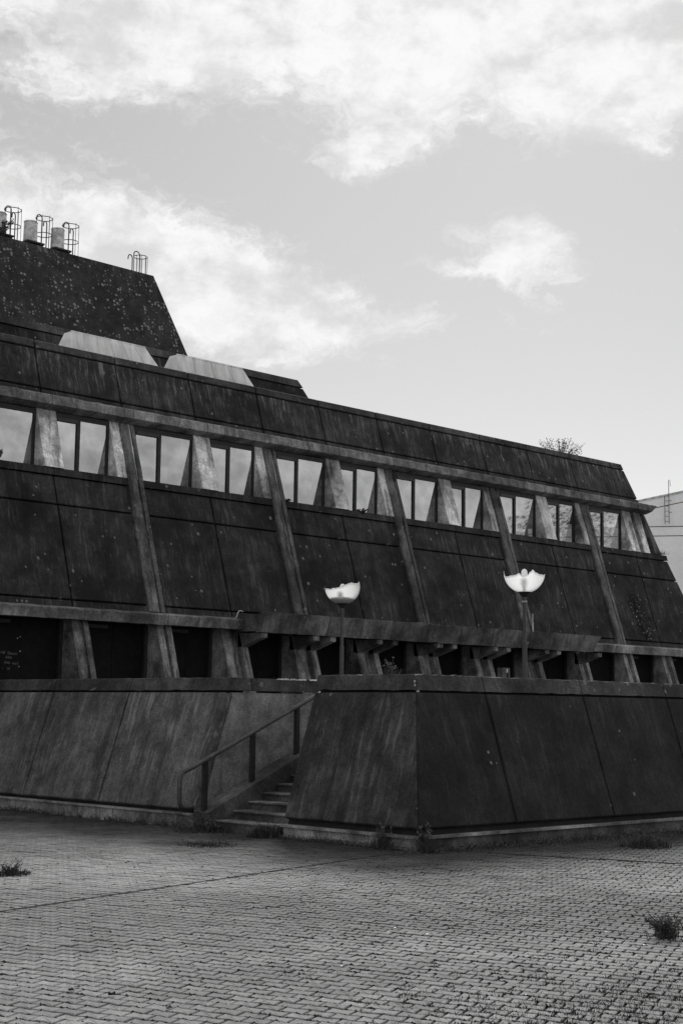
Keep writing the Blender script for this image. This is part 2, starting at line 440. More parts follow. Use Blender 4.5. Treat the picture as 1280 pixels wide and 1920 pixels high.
# ------------------------------------------------------------------ ground
gv = [(-60, -60), (1500, -60), (1500, 1500), (-60, 1500)]
ground = part('ground', ([(-1500, -1500, -.035), (1500, -1500, -.035), (1500, 1500, -.035), (-1500, 1500, -.035)], [(0, 1, 2, 3)]), M['farpave'], origin=(0, 0, -.035), kind='structure')
part('joint_bed', ([(4, -4, -.028), (31.1, -4, -.028), (31.1, 14, -.028), (15, 14, -.028), (15, 25.2, -.028), (4, 25.2, -.028), (1, 8, -.028), (1, 4, -.028)], [(0, 1, 2, 3, 4, 5, 6, 7)]), M['soil'], ground, origin=(13, 10, -.028))

# wave-edged paving stones
e1 = np.array([math.cos(R(-75)), math.sin(R(-75))]) * .172
e2 = np.array([math.cos(R(56)), math.sin(R(56))]) * .167
WAVE = [(-.73, -.185), (-.08, -.02), (0, 0), (.27, -.185), (.92, -.02)]      # outline of a course joint
hexv = np.array([(-.67, -.172), (-.08, -.02), (0, 0), (.27, -.185), (.33, -.172), (.92, .98), (.27, .815), (0, 1), (-.08, .98)])
hexw = hexv[:, :1] * e1 + hexv[:, 1:] * e2
cen = hexw.mean(0); hexw = hexw - cen
def inset(poly, d):
    n = len(poly); out = []
    area = sum(poly[i][0] * poly[(i + 1) % n][1] - poly[(i + 1) % n][0] * poly[i][1] for i in range(n))
    sg = 1 if area > 0 else -1
    for i in range(n):
        a, b, c = poly[i - 1], poly[i], poly[(i + 1) % n]
        u = (b - a) / np.linalg.norm(b - a); w = (c - b) / np.linalg.norm(c - b)
        n1 = sg * np.array([-u[1], u[0]]); n2 = sg * np.array([-w[1], w[0]])
        k = n1 + n2; out.append(b + k * d * 2 / (k @ k) * 1.0 if k @ k > .05 else b)
    return np.array(out), sg
o1, sgn = inset(hexw, .0082); o2, _ = inset(hexw, .0125)
def ring(p, z): return [(a, b, z) for a, b in p]
NV = len(hexv)
PV = np.array(ring(o2, 0) + ring(o1, -.005) + ring(o1, -.045))
idx = list(range(NV)) if sgn > 0 else list(range(NV - 1, -1, -1))
PF = [tuple(idx)]
for lvl in (0, NV):
    for i in range(NV):
        j = (i + 1) % NV
        q = (lvl + i, lvl + NV + i, lvl + NV + j, lvl + j)
        PF.append(q if sgn > 0 else q[::-1])
def cam_px(p):
    d = Vector(p) - CAM; z = d.dot(fwd)
    if z < .5: return (-9999, -9999, z)
    return (640 + F_PX * d.dot(rt) / z, 960 - F_PX * d.dot(up) / z, z)
cells = []
for i in range(-260, 260):
    for j in range(-60, 280):
        c = i * e1 + j * e2 + cen
        x, y = c
        if x < 1 or y < -4 or x > 31 or y > 25: continue
        if x > 14.44 and y > 12.97 and not (15.5 < y < 17.6 and x < 14.55): continue
        px, py, dep = cam_px((x, y, 0))
        if dep < 5.0 or px < -1000 or px > 2600: continue
        near = (1e9 if not (-15 < px < 1295 and py < 1935) else dep)
        cells.append((near, x, y))
cells.sort()
singles, rest = cells[:300], cells[300:]
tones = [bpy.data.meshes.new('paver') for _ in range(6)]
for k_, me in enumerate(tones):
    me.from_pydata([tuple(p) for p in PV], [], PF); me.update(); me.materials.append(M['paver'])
    a = me.attributes.new('tone', 'FLOAT', 'POINT'); a.data.foreach_set('value', [(k_ + .5) / 6] * len(PV))
for _, x, y in singles:
    o = bpy.data.objects.new('paver', random.choice(tones)); COL.objects.link(o)
    o.parent = ground; o.location = (x, y, .035 + random.gauss(0, .0016))
    o.rotation_euler = (random.gauss(0, .010), random.gauss(0, .010), random.gauss(0, .006))
n = len(rest); c = np.array([(x, y) for _, x, y in rest])
tilt = rng.normal(0, .011, (n, 2)); hz_ = rng.normal(0, .0020, n); ro = rng.normal(0, .010, n)
base = np.repeat(PV[None], n, 0)
cs, sn = np.cos(ro)[:, None], np.sin(ro)[:, None]
xx = base[:, :, 0] * cs - base[:, :, 1] * sn; yy = base[:, :, 0] * sn + base[:, :, 1] * cs
zz = base[:, :, 2] + xx * tilt[:, :1] + yy * tilt[:, 1:] + hz_[:, None] + .035
allv = np.stack([xx + c[:, :1], yy + c[:, 1:], zz], -1).reshape(-1, 3)
off = np.arange(n) * len(PV)
allf = [tuple(q + o_ for q in f_) for o_ in off.tolist() for f_ in PF]
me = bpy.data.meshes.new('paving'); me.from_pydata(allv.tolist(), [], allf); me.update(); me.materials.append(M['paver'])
a = me.attributes.new('tone', 'FLOAT', 'POINT'); a.data.foreach_set('value', np.repeat(rng.random(n), len(PV)).astype(np.float32))
o = bpy.data.objects.new('paving', me); COL.objects.link(o); o.parent = ground; o['kind'] = 'stuff'

# ------------------------------------------------------------------ the laboratory building
B = thing('institute_building', 'long dark concrete building with sloping panelled walls, ribs and a strip of upper windows', 'building', (28, 30, 0))
XL = RIB0 - 3 * BAY + .0                       # left end, outside the frame
G = .018                                       # half joint
def sl_panel(x0, x1, z0, z1, off=.08, th=.10, mat=None, hip=False, key=True, name='wall_panel'):
    xr = (lambda z: XH(z)) if hip else (lambda z: x1)
    q = [(x0 + G, S(z0, off), z0), (xr(z0) - G, S(z0, off), z0), (xr(z1) - G, S(z1, off), z1), (x0 + G, S(z1, off), z1)]
    kk = None if hip else ('pan', round(x1 - x0, 3), z0, z1, off, mat.name)
    ox = (x0 + x1) / 2
    return part(name, slab(q, th), mat, B, key=kk, origin=(ox, S(z0, off), z0))
joints = [RIB0 - BAY / 2 + BAY * i for i in range(-2, 6)]      # bay centres
edges = sorted([RIB0 + BAY * i for i in range(-3, 5)] + joints)
edges = [e for e in edges if e < 38.6]
for i, x0 in enumerate(edges):
    last = i == len(edges) - 1
    x1 = XH(6) if last else edges[i + 1]
    for (z0, z1, mt) in ((3.905, 5.855, 'facade'), (5.89, 6.485, 'facade'), (3.70, 3.87, 'facade'), (8.45, 9.325, 'upper'), (9.36, 9.53, 'cap')):
        nm = 'coping_stone' if mt == 'cap' else 'wall_panel'
        xx1 = x1
        sl_panel(x0, xx1, z0, z1, .08 if mt != 'cap' else .065, .10 if mt != 'cap' else .40, M[mt], hip=last, name=nm)
    # upper drip fascia and the narrow band above it
    xe = x1 if not last else 39.62
    g = prism([(S(8.2, -.30), 8.20), (S(8.02, -.27), 8.015), (26.16, 7.985), (26.34, 7.935), (26.55, 7.95), (26.60, 8.27), (S(8.2, -.27), 8.225)], x0 + .007, xe - .007)
    if last:   # splayed end
        v, f = g; v = [(p[0] - (.30 if p[2] < 8.1 else 0), p[1], p[2]) if p[0] > 39 else p for p in v]; g = (v, f)
    part('fascia_beam', rough(g, 0, 0, 0, .0035, 14), M['fascia'], B, key=None if last else ('fas', round(x1 - x0, 3)), origin=((x0 + xe) / 2, 26.1, 7.93))
    sl_panel(x0, x1, 8.21, 8.415, .08, .10, M['upper'], hip=last, name='wall_panel')
    # sill
    g = prism([(S(6.5, .04), 6.505), (S(6.66, .03), 6.66), (26.43, 6.69), (26.43, 6.505)], x0 + .006, (XH(6.6) if last else x1) - .006)
    part('window_sill', g, M['facade'], B, key=None if last else ('sill', round(x1 - x0, 3)), origin=((x0 + x1) / 2, 25.9, 6.5))
# lower drip fascia, interrupted by the canopy
low = [e for e in edges if e < 20] + [21.42]
low2 = [33.62, edges[-2], edges[-1], 41.2]
for seq in (low, low2):
    for x0, x1 in zip(seq[:-1], seq[1:]):
        g = prism([(24.67, 3.665), (24.71, 3.47), (25.28, 3.49), (25.08, 3.74), (24.70, 3.69)], x0 + .007, x1 - .007)
        part('fascia_beam', rough(g, 0, 0, 0, .0035, 14), M['fascia'], B, origin=((x0 + x1) / 2, 24.7, 3.47))
# ribs: two ridges with a groove between, running over panels and windows
def rib_geo(x0, w, z0, z1, d=.34, f0=0.):
    cs_ = [(0, .03), (.03, 0), (.235, 0), (.25, .07), (.285, .07), (.30, .012), (w - .03, .012), (w, .04), (w, d), (0, d)]
    V = [(x0 + a, S(z0, b + f0), z0) for a, b in cs_] + [(x0 + a, S(z1, b + f0), z1) for a, b in cs_]
    n = len(cs_)
    F = [tuple(range(n)), tuple(range(2 * n - 1, n - 1, -1))] + [(i, (i + 1) % n, (i + 1) % n + n, i + n) for i in range(n)]
    return fixn((V, F))
ribx = [RIB0 + BAY * i for i in range(-3, 5)]
for xc in ribx:
    part('rib', rough(rib_geo(xc - .21, .42, 3.75, 7.925), 2, 3.75, 0, .004, 16), M['rib'], B, key='rib', origin=(xc, 25.0, 3.75))
# tapering concrete piers between the windows
def pier_geo(x0, x1, z0=6.665, z1=7.93, off=.0, yb=26.45, fn=S):
    return fixn(hexa([(x0, fn(z0, off), z0), (x1, fn(z0, off), z0), (x1, yb, z0), (x0, yb, z0)],
                     [(x0, fn(z1, off), z1), (x1, fn(z1, off), z1), (x1, yb, z1), (x0, yb, z1)]))
for xc in ribx:
    part('pier', pier_geo(xc - .46, xc + .2, off=.045), M['pier'], B, key='rpier', origin=(xc, 26.2, 6.66))
for xc in joints:
    w = .47 if xc < 37 else .42
    part('pier', pier_geo(xc - w / 2, xc + w / 2), M['pier'], B, key=('mpier', w), origin=(xc, 26.2, 6.66))
part('pier', pier_geo(38.62, 38.95), M['pier'], B)
endp = fixn(hexa([(39.40, 26.05, 6.69), (39.72, 26.05, 6.69), (39.72, 26.45, 6.69), (39.40, 26.45, 6.69)], [(39.12, 26.33, 7.93), (39.2, 26.33, 7.93), (39.2, 26.45, 7.93), (39.12, 26.45, 7.93)]))
part('pier', endp, M['rib'], B)
# windows
GY = 26.37
def window(x0, x1, split, clear=False):
    z0, z1 = 6.69, 7.915
    fr = [box(x0, x0 + .05, GY - .03, GY + .06, z0, z1), box(x1 - .05, x1, GY - .03, GY + .06, z0, z1),
          box(x0 + .05, x1 - .05, GY - .03, GY + .06, z1 - .10, z1), box(x0 + .05, x1 - .05, GY - .03, GY + .06, z0, z0 + .035)]
    xm = x0 + (x1 - x0) * split
    if split: fr.append(box(xm - .04, xm + .04, GY - .035, GY + .055, z0 + .035, z1 - .10))
    w = part('window', join(*fr), M['frame'], B, key=('win', round(x1 - x0, 3), split), origin=((x0 + x1) / 2, GY, z0))
    spans = [(x0 + .05, xm - .04), (xm + .04, x1 - .05)] if split else [(x0 + .05, x1 - .05)]
    for i, (a, b) in enumerate(spans):
        top = z1 - .10
        if i == 0 and split:
            part('vent', box(a + .002, b - .002, GY - .05, GY + .02, top - .075, top - .002), M['vent'], w); top -= .077
        tl = random.gauss(0, .0016); t2 = random.gauss(0, .0016)
        part('pane', ([(a, GY - tl, z0 + .035), (b, GY + tl, z0 + .035), (b, GY + tl + t2, top), (a, GY - tl + t2, top)], [(0, 1, 2, 3)]), M['glass'], w)
    return w
stops = sorted([(x - .46, x + .2) for x in ribx] + [(x - (.235 if x < 37 else .21), x + (.235 if x < 37 else .21)) for x in joints])
for (a0, a1), (b0, b1) in zip(stops[:-1], stops[1:]):
    window(a1 + .004, b0 - .004, .43 if (a1 + 5) else .5)
window(stops[-1][1] + .004, 38.616, 0)
# glazing of the right-hand end, seen edge-on
for y0 in (26.5, 28.6, 30.7):
    part('end_window', join(box(38.9, 38.96, y0, y0 + .08, 6.69, 7.93), box(38.9, 38.96, y0 + .08, y0 + 2.1, 7.8, 7.93)), M['frame'], B)
# dark carcass behind the panels
part('wall', fixn(hexa([(XL - .3, S(3.55, .19), 3.55), (XH(3.55), S(3.55, .19), 3.55), (XH(3.55), 41, 3.55), (XL - .3, 41, 3.55)],
                       [(XL - .3, S(6.5, .19), 6.5), (XH(6.5), S(6.5, .19), 6.5), (XH(6.5), 41, 6.5), (XL - .3, 41, 6.5)])), M['core'], B)
part('wall', fixn(hexa([(XL - .3, S(7.96, .19), 7.96), (XH(7.96) - .03, S(7.96, .19), 7.96), (XH(7.96) - .03, 41, 7.96), (XL - .3, 41, 7.96)],
                       [(XL - .3, S(9.42, .19), 9.42), (XH(9.42) - .03, S(9.42, .19), 9.42), (XH(9.42) - .03, 41, 9.42), (XL - .3, 41, 9.42)])), M['core'], B)
part('wall', box(XL - .3, 38.2, 31.5, 41, 6.5, 7.96), M['core'], B)
part('wall', box(XL - .3, XL, 26.45, 31.5, 6.5, 7.96), M['core'], B)
part('wall', fixn(hexa([(XL - .3, 25.36, 0), (41.2, 25.36, 0), (41.2, 41, 0), (XL - .3, 41, 0)], [(XL - .3, 25.36, 3.55), (41.0, 25.36, 3.55), (41.0, 41, 3.55), (XL - .3, 41, 3.55)])), M['core'], B)
# ground floor: black boards between leaning piers
def low_pier(xc, w, double):
    z0, z1 = (1.46 if xc > 14.5 else -.05), 3.5
    if not double:
        g = join(pier_geo(xc - w / 2, xc - w / 2 + .17, z0, z1, 0, 25.31), pier_geo(xc + w / 2 - .13, xc + w / 2, z0, z1, .02, 25.31),
                 pier_geo(xc - w / 2 + .17, xc + w / 2 - .13, z0, z1, .06 if xc < 18 else .17, 25.31))
    else:
        g = join(pier_geo(xc - w / 2, xc - w / 2 + .20, z0, z1, 0, 25.31), pier_geo(xc + w / 2 - .17, xc + w / 2, z0, z1, .0, 25.31),
                 pier_geo(xc - w / 2 + .20, xc + w / 2 - .17, z0, z1, .16, 25.31))
    return part('pier', g, M['lowpier'], B, origin=(xc, 24.6, z0))
lows = [(8.94, .41, 0), (11.04, .41, 0), (13.13, .41, 0), (15.0, .41, 0), (17.32, .41, 0), (19.43, .40, 0), (21.32, .68, 1), (23.38, .70, 1), (25.42, .70, 1), (27.53, .72, 1),
        (29.62, .70, 1), (31.72, .68, 1), (33.95, .50, 0), (36.2, .52, 0), (38.2, .56, 0), (40.2, .5, 0)]
for xc, w, dbl in lows: low_pier(xc, w, dbl)
for (x0, w0, _), (x1, w1, _) in zip(lows[:-1], lows[1:]):
    a, b = x0 + w0 / 2 - .05, x1 - w1 / 2 + .05
    m_ = (a + b) / 2
    for p0, p1 in ((a, m_ - .006), (m_ + .006, b)):
        bd = part('window_board', box(p0, p1, 25.28 + random.random() * .01, 25.345, 1.46 if p0 > 14.9 else -.05, 3.49), M['board'], B)
    part('lintel_strip', box(a + .08, a + .75, 25.22, 25.275, 3.36, 3.43), M['frame'], B)
    part('jamb', box(b - .13, b - .055, 25.20, 25.272, 1.46, 3.45), M['frame'], B)
# pale screws and chalk writing on the board at far left
bp = part('window_board', box(15.50, 16.20, 25.255, 25.27, 1.6, 3.3), M['board'], B)
scr = [tube([(x, 25.252, z), (x, 25.256, z)], .014, 6) for x, z in ((16.16, 3.1), (16.1, 3.07), (16.17, 2.82), (16.16, 2.52), (15.55, 2.98), (15.53, 2.56))]
part('screw_head', join(*scr), M['chip'], bp)
for s_, x, z, h_ in (('HB  Staven', 15.72, 2.76, .085), ('Allin', 15.84, 2.67, .08), ('(mit  nur)', 15.82, 2.57, .08), ("'   i    H", 15.70, 2.46, .08)):
    cu = bpy.data.curves.new('writing', 'FONT'); cu.body = s_; cu.size = h_; cu.extrude = .001; cu.shear = .2
    to = bpy.data.objects.new('tmp', cu); COL.objects.link(to)
    dg = bpy.context.evaluated_depsgraph_get()
    me = bpy.data.meshes.new_from_object(to.evaluated_get(dg)); bpy.data.objects.remove(to)
    me.materials.clear(); me.materials.append(M['text'])
    lo = bpy.data.objects.new('writing', me); COL.objects.link(lo); lo.parent = bp
    lo.location = Vector((x, 25.252, z)) - WORLD[bp.name]; lo.rotation_euler = (math.pi / 2, .05, 0)
# entrance canopy
cz = [21.42, 23.40, 25.5, 27.55, 29.6, 31.6, 33.65]
can = part('canopy', box(21.5, 33.5, 24.25, 25.05, 3.42, 3.76), M['core'], B)
for i, (x0, x1) in enumerate(zip(cz[:-1], cz[1:])):
    g = prism([(24.00, 3.83), (24.13, 3.40), (24.30, 3.40), (24.30, 3.43), (25.10, 3.43), (25.10, 3.77), (24.14, 3.80), (24.10, 3.84)], x0 + .006, x1 - .006)
    if i == len(cz) - 2: v, f = g; g = ([(p[0] - (.22 if p[2] < 3.5 else 0), p[1], p[2]) if p[0] > 33 else p for p in v], f)
    part('canopy_panel', rough(g, 0, 0, 0, .0045, 16), M['canopy'], can)
for xc, w, dbl in lows:
    if not 21 < xc < 34: continue
    for bx in (((xc + w / 2 - .17, xc + w / 2),) if xc < 22 else ()) or ((xc - w / 2, xc - w / 2 + .19), (xc + w / 2 - .17, xc + w / 2)):
        if xc > 33 and bx[0] > xc: continue
        g = prism([(24.18, 3.395), (24.18, 3.29), (24.80, 3.10), (24.95, 3.10), (24.95, 3.395)], bx[0], bx[1])
        part('bracket', g, M['lowpier'], can)
# set-back parapet and roof lights
def hull(x0b, x1b, y0b, y1b, zb, x0t, x1t, y0t, y1t, zt):
    return fixn(hexa([(x0b, y0b, zb), (x1b, y0b, zb), (x1b, y1b, zb), (x0b, y1b, zb)], [(x0t, y0t, zt), (x1t, y0t, zt), (x1t, y1t, zt), (x0t, y1t, zt)]))
part('parapet', hull(XL, 28.15, 29.09, 36, 9.40, XL, 27.48, 29.42, 36, 10.47), M['facade'], B)
part('parapet', hull(XL, 27.47, 29.40, 29.95, 10.50, XL, 27.33, 29.47, 29.95, 10.70), M['cap'], B)
def skylight(xb0, xb1, xt0, xt1, nrib):
    zb, zt = 9.43, 10.23
    r_ = part('roof_light', hull(xb0, xb1, 27.78, 28.5, zb, xt0, xt1, 28.02, 28.3, zt), M['sky_light'], B)
    for i in range(1, nrib):
        f_ = i / nrib
        a = Vector((xb0 + (xb1 - xb0) * f_, 27.775, zb)); b = Vector((xt0 + (xt1 - xt0) * f_, 28.012, zt))
        part('glazing_bar', tube([a, b], .007, 5), M['sky_light'], r_)
    part('ridge_trim', tube([(xt0, 28.02, zt + .005), (xt1, 28.02, zt + .005)], .018, 6), M['sky_light'], r_)
skylight(18.68, 21.62, 18.95, 21.04, 6)
skylight(21.70, 24.62, 22.0, 24.10, 4)

# ------------------------------------------------------------------ tower behind
T = thing('tower_block', 'tall dark lichen-spotted concrete block rising behind the roof of the long building', 'tower', (27, 46, 0))
part('wall', hull(12, 33.33 + .324 * 17.65, 44 - .315 * 17.65, 60, 0, 12, 33.40, 43.93, 60, 17.66), M['lichen'], T)
part('coping', hull(12, 33.395, 43.94, 60, 17.665, 12, 33.33, 44.0, 60, 17.88), M['upper'], T)
def ring_pts(cx, cy, z, r, n=14, a0=0, a1=2 * math.pi):
    return [(cx + r * math.cos(a0 + (a1 - a0) * i / n), cy + r * math.sin(a0 + (a1 - a0) * i / n), z) for i in range(n + 1)]
def ladder_cage(cx, cy, z0, h, r=.30, hoops=3, lab='cage'):
    g = [tube(ring_pts(cx, cy, z0 + .06 + (h - .08) * i / (hoops - 1), r), .016, 5) for i in range(hoops)]
    for i in range(7):
        a = 2 * math.pi * i / 7 + .3
        g.append(tube([(cx + r * math.cos(a), cy + r * math.sin(a), z0), (cx + r * math.cos(a), cy + r * math.sin(a), z0 + h + .04)], .009, 4))
    return part('ladder_cage', join(*g), M['cage'], T)
def goose(x, y, z0, h, dx=-.22):
    pts = [(x, y, z0), (x, y, z0 + h - .15)] + [(x + dx / 2 - dx / 2 * math.cos(a), y, z0 + h - .15 + .12 * math.sin(a)) for a in (R(30), R(60), R(90), R(120), R(150))] + [(x + dx, y, z0 + h - .22)]
    return tube(pts, .022, 5)
def vent_stack(x, y, z0, cagex):
    s = part('vent_stack', lathe([(.235, z0 + .22), (.25, z0 + .26), (.24, z0 + .92), (.255, z0 + .94), (.245, z0 + .97)], x, y, 18), M['can'], T)
    part('platform', join(box(x - .3, x + .42, y - .3, y + .3, z0 + .14, z0 + .2), box(x - .28, x - .2, y - .26, y - .2, z0, z0 + .14), box(x + .3, x + .38, y - .26, y - .2, z0, z0 + .14)), M['dark'], s)
    part('handrail', join(goose(x + .24, y - .34, z0 + .1, 1.12), goose(cagex - .08, y - .30, z0 + .05, 1.0, -.14)), M['cage'], s)
    ladder_cage(cagex, y, z0 - .04, 1.28)
vent_stack(26.95, 44.5, 17.88, 27.47)
vent_stack(28.22, 44.5, 17.88, 28.77)
vent_stack(29.36, 44.5, 17.88, 29.90)
part('ladder_cage', join(tube(ring_pts(33.0, 44.4, 18.62, .26), .016, 5), *[tube([(33 + .26 * math.cos(a), 44.4 + .26 * math.sin(a), 17.85), (33 + .26 * math.cos(a), 44.4 + .26 * math.sin(a), 18.62)], .009, 4) for a in np.linspace(0, 6.28, 10)[:-1]],
     goose(32.85, 44.25, 17.85, .92, -.28), goose(32.55, 44.3, 17.85, .75, -.2)), M['cage'], T)

# ------------------------------------------------------------------ terrace walls
Yf = lambda z: 13.0 + .32 * (z - .28)        # front face of the projecting block
Xs = lambda z: 14.27 + .32 * (z - .28)       # left-hand faces
blk = thing('terrace_wall', 'projecting corner block of sloping dark concrete panels to the right of the stairs', 'wall', (16, 14, 0))
ZB, ZT, C0, C1 = .28, 2.005, 2.035, 2.25
TW_END = 31.9
fx = [None, 16.24, 18.51, 20.74, 22.97, 25.2, 27.43, 29.66, TW_END]
def cap_y(parent, xa, xb, back=13.96, corner=False):
    pr = [(Yf(C0), C0), (Yf(C1 - .014), C1 - .014), (Yf(C1) + .012, C1), (back, C1), (back, C0)]
    v, f = prism(pr, 0, 1)
    v = [((Xs(z) + (y - Yf(z)) if corner else xa + G * .6) if x < .5 else xb - G * .6, y, z) for x, y, z in v]
    return part('coping_stone', rough((v, f), 0, v[0][0], 0), M['cap'], parent)
def cap_x(parent, ya, yb, top=C1, corner=False, back=15.33):
    pr = [(Xs(C0), C0), (Xs(top - .014), top - .014), (Xs(top) + .012, top), (back, top), (back, C0)]
    v, f = prism(pr, 0, 1, 'y')
    v = [(x, (Yf(z) + (x - Xs(z)) + .006 if corner else ya + G * .6) if y < .5 else yb - G * .6, z) for x, y, z in v]
    return part('coping_stone', rough((v, f), 1, v[0][1], 0), M['cap'], parent)
def ypanel(parent, xa, xb, z0, z1, mat, name, th=.12):
    l = (lambda z: Xs(z) + .016) if xa is None else (lambda z: xa + G * .7)
    q = [(l(z0), Yf(z0), z0), (xb - G * .7, Yf(z0), z0), (xb - G * .7, Yf(z1), z1), (l(z1), Yf(z1), z1)]
    return part(name, slab(q, th, .014), mat, parent)
for a, b in zip(fx[:-1], fx[1:]):
    ypanel(blk, a, b, ZB, ZT, M['front'], 'wall_panel')
for a, b in zip([None] + fx[1:-1], fx[1:]): cap_y(blk, a, b, corner=a is None)
YE = 15.54
def xpanel(parent, ya, yb, z0, z1, mat, name, th=.12, corner=False):
    l = (lambda z: Yf(z) + .036) if corner else (lambda z: ya + G * 1.2)
    q = [(Xs(z0), yb - G * 1.2, z0), (Xs(z0), l(z0), z0), (Xs(z1), l(z1), z1), (Xs(z1), yb - G * 1.2, z1)]
    return part(name, slab(q, th, .014), mat, parent)
xpanel(blk, 0, YE, ZB, ZT, M['side'], 'wall_panel', corner=True)
cap_x(blk, 0, YE, corner=True)
i_ = .10
part('wall', fixn(hexa([(Xs(.1) + i_, Yf(.1) + i_, .1), (TW_END - .05, Yf(.1) + i_, .1), (TW_END - .05, YE - .03, .1), (Xs(.1) + i_, YE - .03, .1)],
     [(Xs(1.42) + i_, Yf(1.42) + i_, 1.42), (TW_END - .05, Yf(1.42) + i_, 1.42), (TW_END - .05, YE - .03, 1.42), (Xs(1.42) + i_, YE - .03, 1.42)])), M['core'], blk)
part('wall', prism([(Yf(1.43) + i_, 1.43), (Yf(2.03) + i_, 2.03), (13.95, 2.03), (13.95, 1.43)], 14.95, TW_END - .06), M['core'], blk)
part('wall', prism([(Xs(1.43) + i_, 1.43), (Xs(2.03) + i_, 2.03), (15.3, 2.03), (15.3, 1.43)], 13.96, YE - .035, 'y'), M['core'], blk)
part('wall', box(14.95, 18.0, YE - .02, YE + .10, 0, 1.98), M['return'], blk)
part('coping_stone', box(15.345, 17.9, YE - .35, YE + .1, 2.0, 2.245), M['cap'], blk)
part('ledge', box(14.235, TW_END, 12.955, 13.6, .150, .185), M['plinth'], blk)
part('ledge', box(14.238, 14.9, 13.604, YE + .02, .1495, .1845), M['plinth'], blk)
part('plinth', box(14.33, TW_END - .02, 13.0, 13.5, -.06, .149), M['plinth_dark'], blk)
for k_, (y0, y1) in enumerate(((13.003, 13.9), (13.91, 14.8), (14.81, YE))):
    part('plinth_block', box(14.28, 14.6, y0, y1, -.06, .149), M['plinth'], blk)
chips = []
for _ in range(16):
    zc_ = random.choice([2.24, 2.02, 2.1, 2.15, 2.2]); y_ = Yf(zc_) - .004 + random.random() * .03; x_ = Xs(zc_) + random.uniform(-.012, .05)
    s_ = random.uniform(.008, .026)
    chips.append(slab([(x_ - s_, y_ - .004, zc_ - s_ * .7), (x_ + s_ * .8, y_ - .005, zc_ - s_ * .5), (x_ + s_ * .5, y_, zc_ + s_ * .6), (x_ - s_ * .6, y_ + .003, zc_ + s_ * .7)], .012, .003))
part('mortar_patch', join(*chips), M['chip'], blk)

lw = thing('terrace_wall', 'long streaked sloping concrete wall left of the stairs below the terrace', 'wall', (15, 20, 0))
ly = [17.45, 19.89, 22.05, 24.22, 26.2]
for a, b in zip(ly[:-1], ly[1:]): xpanel(lw, a, b, ZB, ZT, M['side2'], 'wall_panel')
for a, b in zip(ly[:-1], ly[1:]): cap_x(lw, a, b, C1 - .02)
part('wall', prism([(Xs(.1) + i_, .1), (Xs(2.03) + i_, 2.03), (15.3, 2.03), (15.3, .1)], 17.62, 26, 'y'), M['core'], lw)
yy0 = 17.22
while yy0 < 25.5:
    w_ = random.uniform(.85, 1.0)
    part('plinth_block', box(14.25, 14.7, yy0 + .25, yy0 + .25 + w_ - .012, -.06, .19), M['plinth'], lw); yy0 += w_
part('ledge', box(14.215, 14.9, 17.46, 25.6, .191, .219), M['plinth'], lw)
# return wall beside the stairs
q = [(Xs(.12) + .17, 17.49, .12), (18.6, 17.49, .12), (18.6, 17.49, 2.005), (Xs(2.0) + .17, 17.49, 2.005)]
part('return_wall', slab(q, .1, .012), M['return'], lw)
part('coping_stone', box(15.342, 16.95, 17.46, 17.93, 2.035, 2.228), M['cap'], lw)
rag = []
for _ in range(22):
    x_ = 15.9 + random.random() * .95; s_ = random.uniform(.02, .07)
    rag.append(slab([(x_ - s_, 17.452, 2.215), (x_ + s_, 17.452, 2.215), (x_ + s_ * .8, 17.465, 2.236 + random.random() * .01), (x_ - s_ * .7, 17.465, 2.234)], .02, .003))
part('mortar_patch', join(*rag), M['chip'], lw)

# terrace floor
part('terrace_floor', join(box(14.98, 46, 17.62, 25.35, 1.36, 1.455), box(17.95, 46, 15.66, 17.61, 1.36, 1.455), box(15.31, 46, 13.97, 15.65, 1.365, 1.46)), M['floor'], kind='structure')

# ------------------------------------------------------------------ stairs and handrail
st = thing('stairs', 'concrete steps climbing to the right between the two terrace walls', 'stairs', (15, 16.5, 0))
SX0, RUN, RISE = 14.33, .285, .122
nst = 12
for i in range(nst):
    z1 = .155 + RISE * i
    x0 = SX0 + RUN * i - (.10 if i == 0 else 0)
    yl = 16.98
    zb_ = max(-.05, z1 - RISE * 2)
    g = prism([(x0 + .02, zb_), (x0 + .02, z1 - .035), (x0, z1 - .03), (x0, z1), (x0 + RUN + .12, z1 + .004), (x0 + RUN + .12, zb_)], 15.665, yl, 'y')
    sp_ = part('step', g, M['step'], st, key='step' if i > 2 else None, origin=(x0, 16.3, z1))
    part('nosing', box(x0 - .012, x0 + RUN - .0, 15.667, yl - .002, z1 - .012, z1 + .006), M['tread'], sp_, key='nosing')
ks = RISE / RUN
cz0 = lambda x: .30 + .437 * (x - 14.22)
part('curb', fixn(hexa([(14.12, 16.985, -.05), (17.9, 16.985, 1.1), (17.9, 17.30, 1.1), (14.12, 17.30, -.05)], [(14.12, 16.985, cz0(14.12)), (17.9, 16.985, cz0(17.9)), (17.9, 17.30, cz0(17.9) + .02), (14.12, 17.30, cz0(14.12) + .02)])), M['step'], st)
part('wall', box(14.6, 17.95, 17.301, 17.41, -.05, .2), M['core'], st)
hr = thing('handrail', 'dark tubular metal handrail rising beside the concrete stairs', 'handrail', (14.0, 17.1, 0))
rz = lambda x: .80 + .437 * (x - 13.67)
YR = 17.10
pts = [(13.95, YR, .345), (13.78, YR, .345), (13.715, YR, .362), (13.695, YR, .42), (13.69, YR, .74), (13.70, YR, .785), (13.74, YR, rz(13.74) + .01)]
part('rail', tube(pts + [(x, YR, rz(x)) for x in (13.9, 15, 16.2, 16.42)] + [(16.5, YR, rz(16.45)), (16.54, YR, rz(16.45) - .05), (16.54, YR, rz(16.45) - .9)], .034, 10), M['rail'], hr, smooth=True)
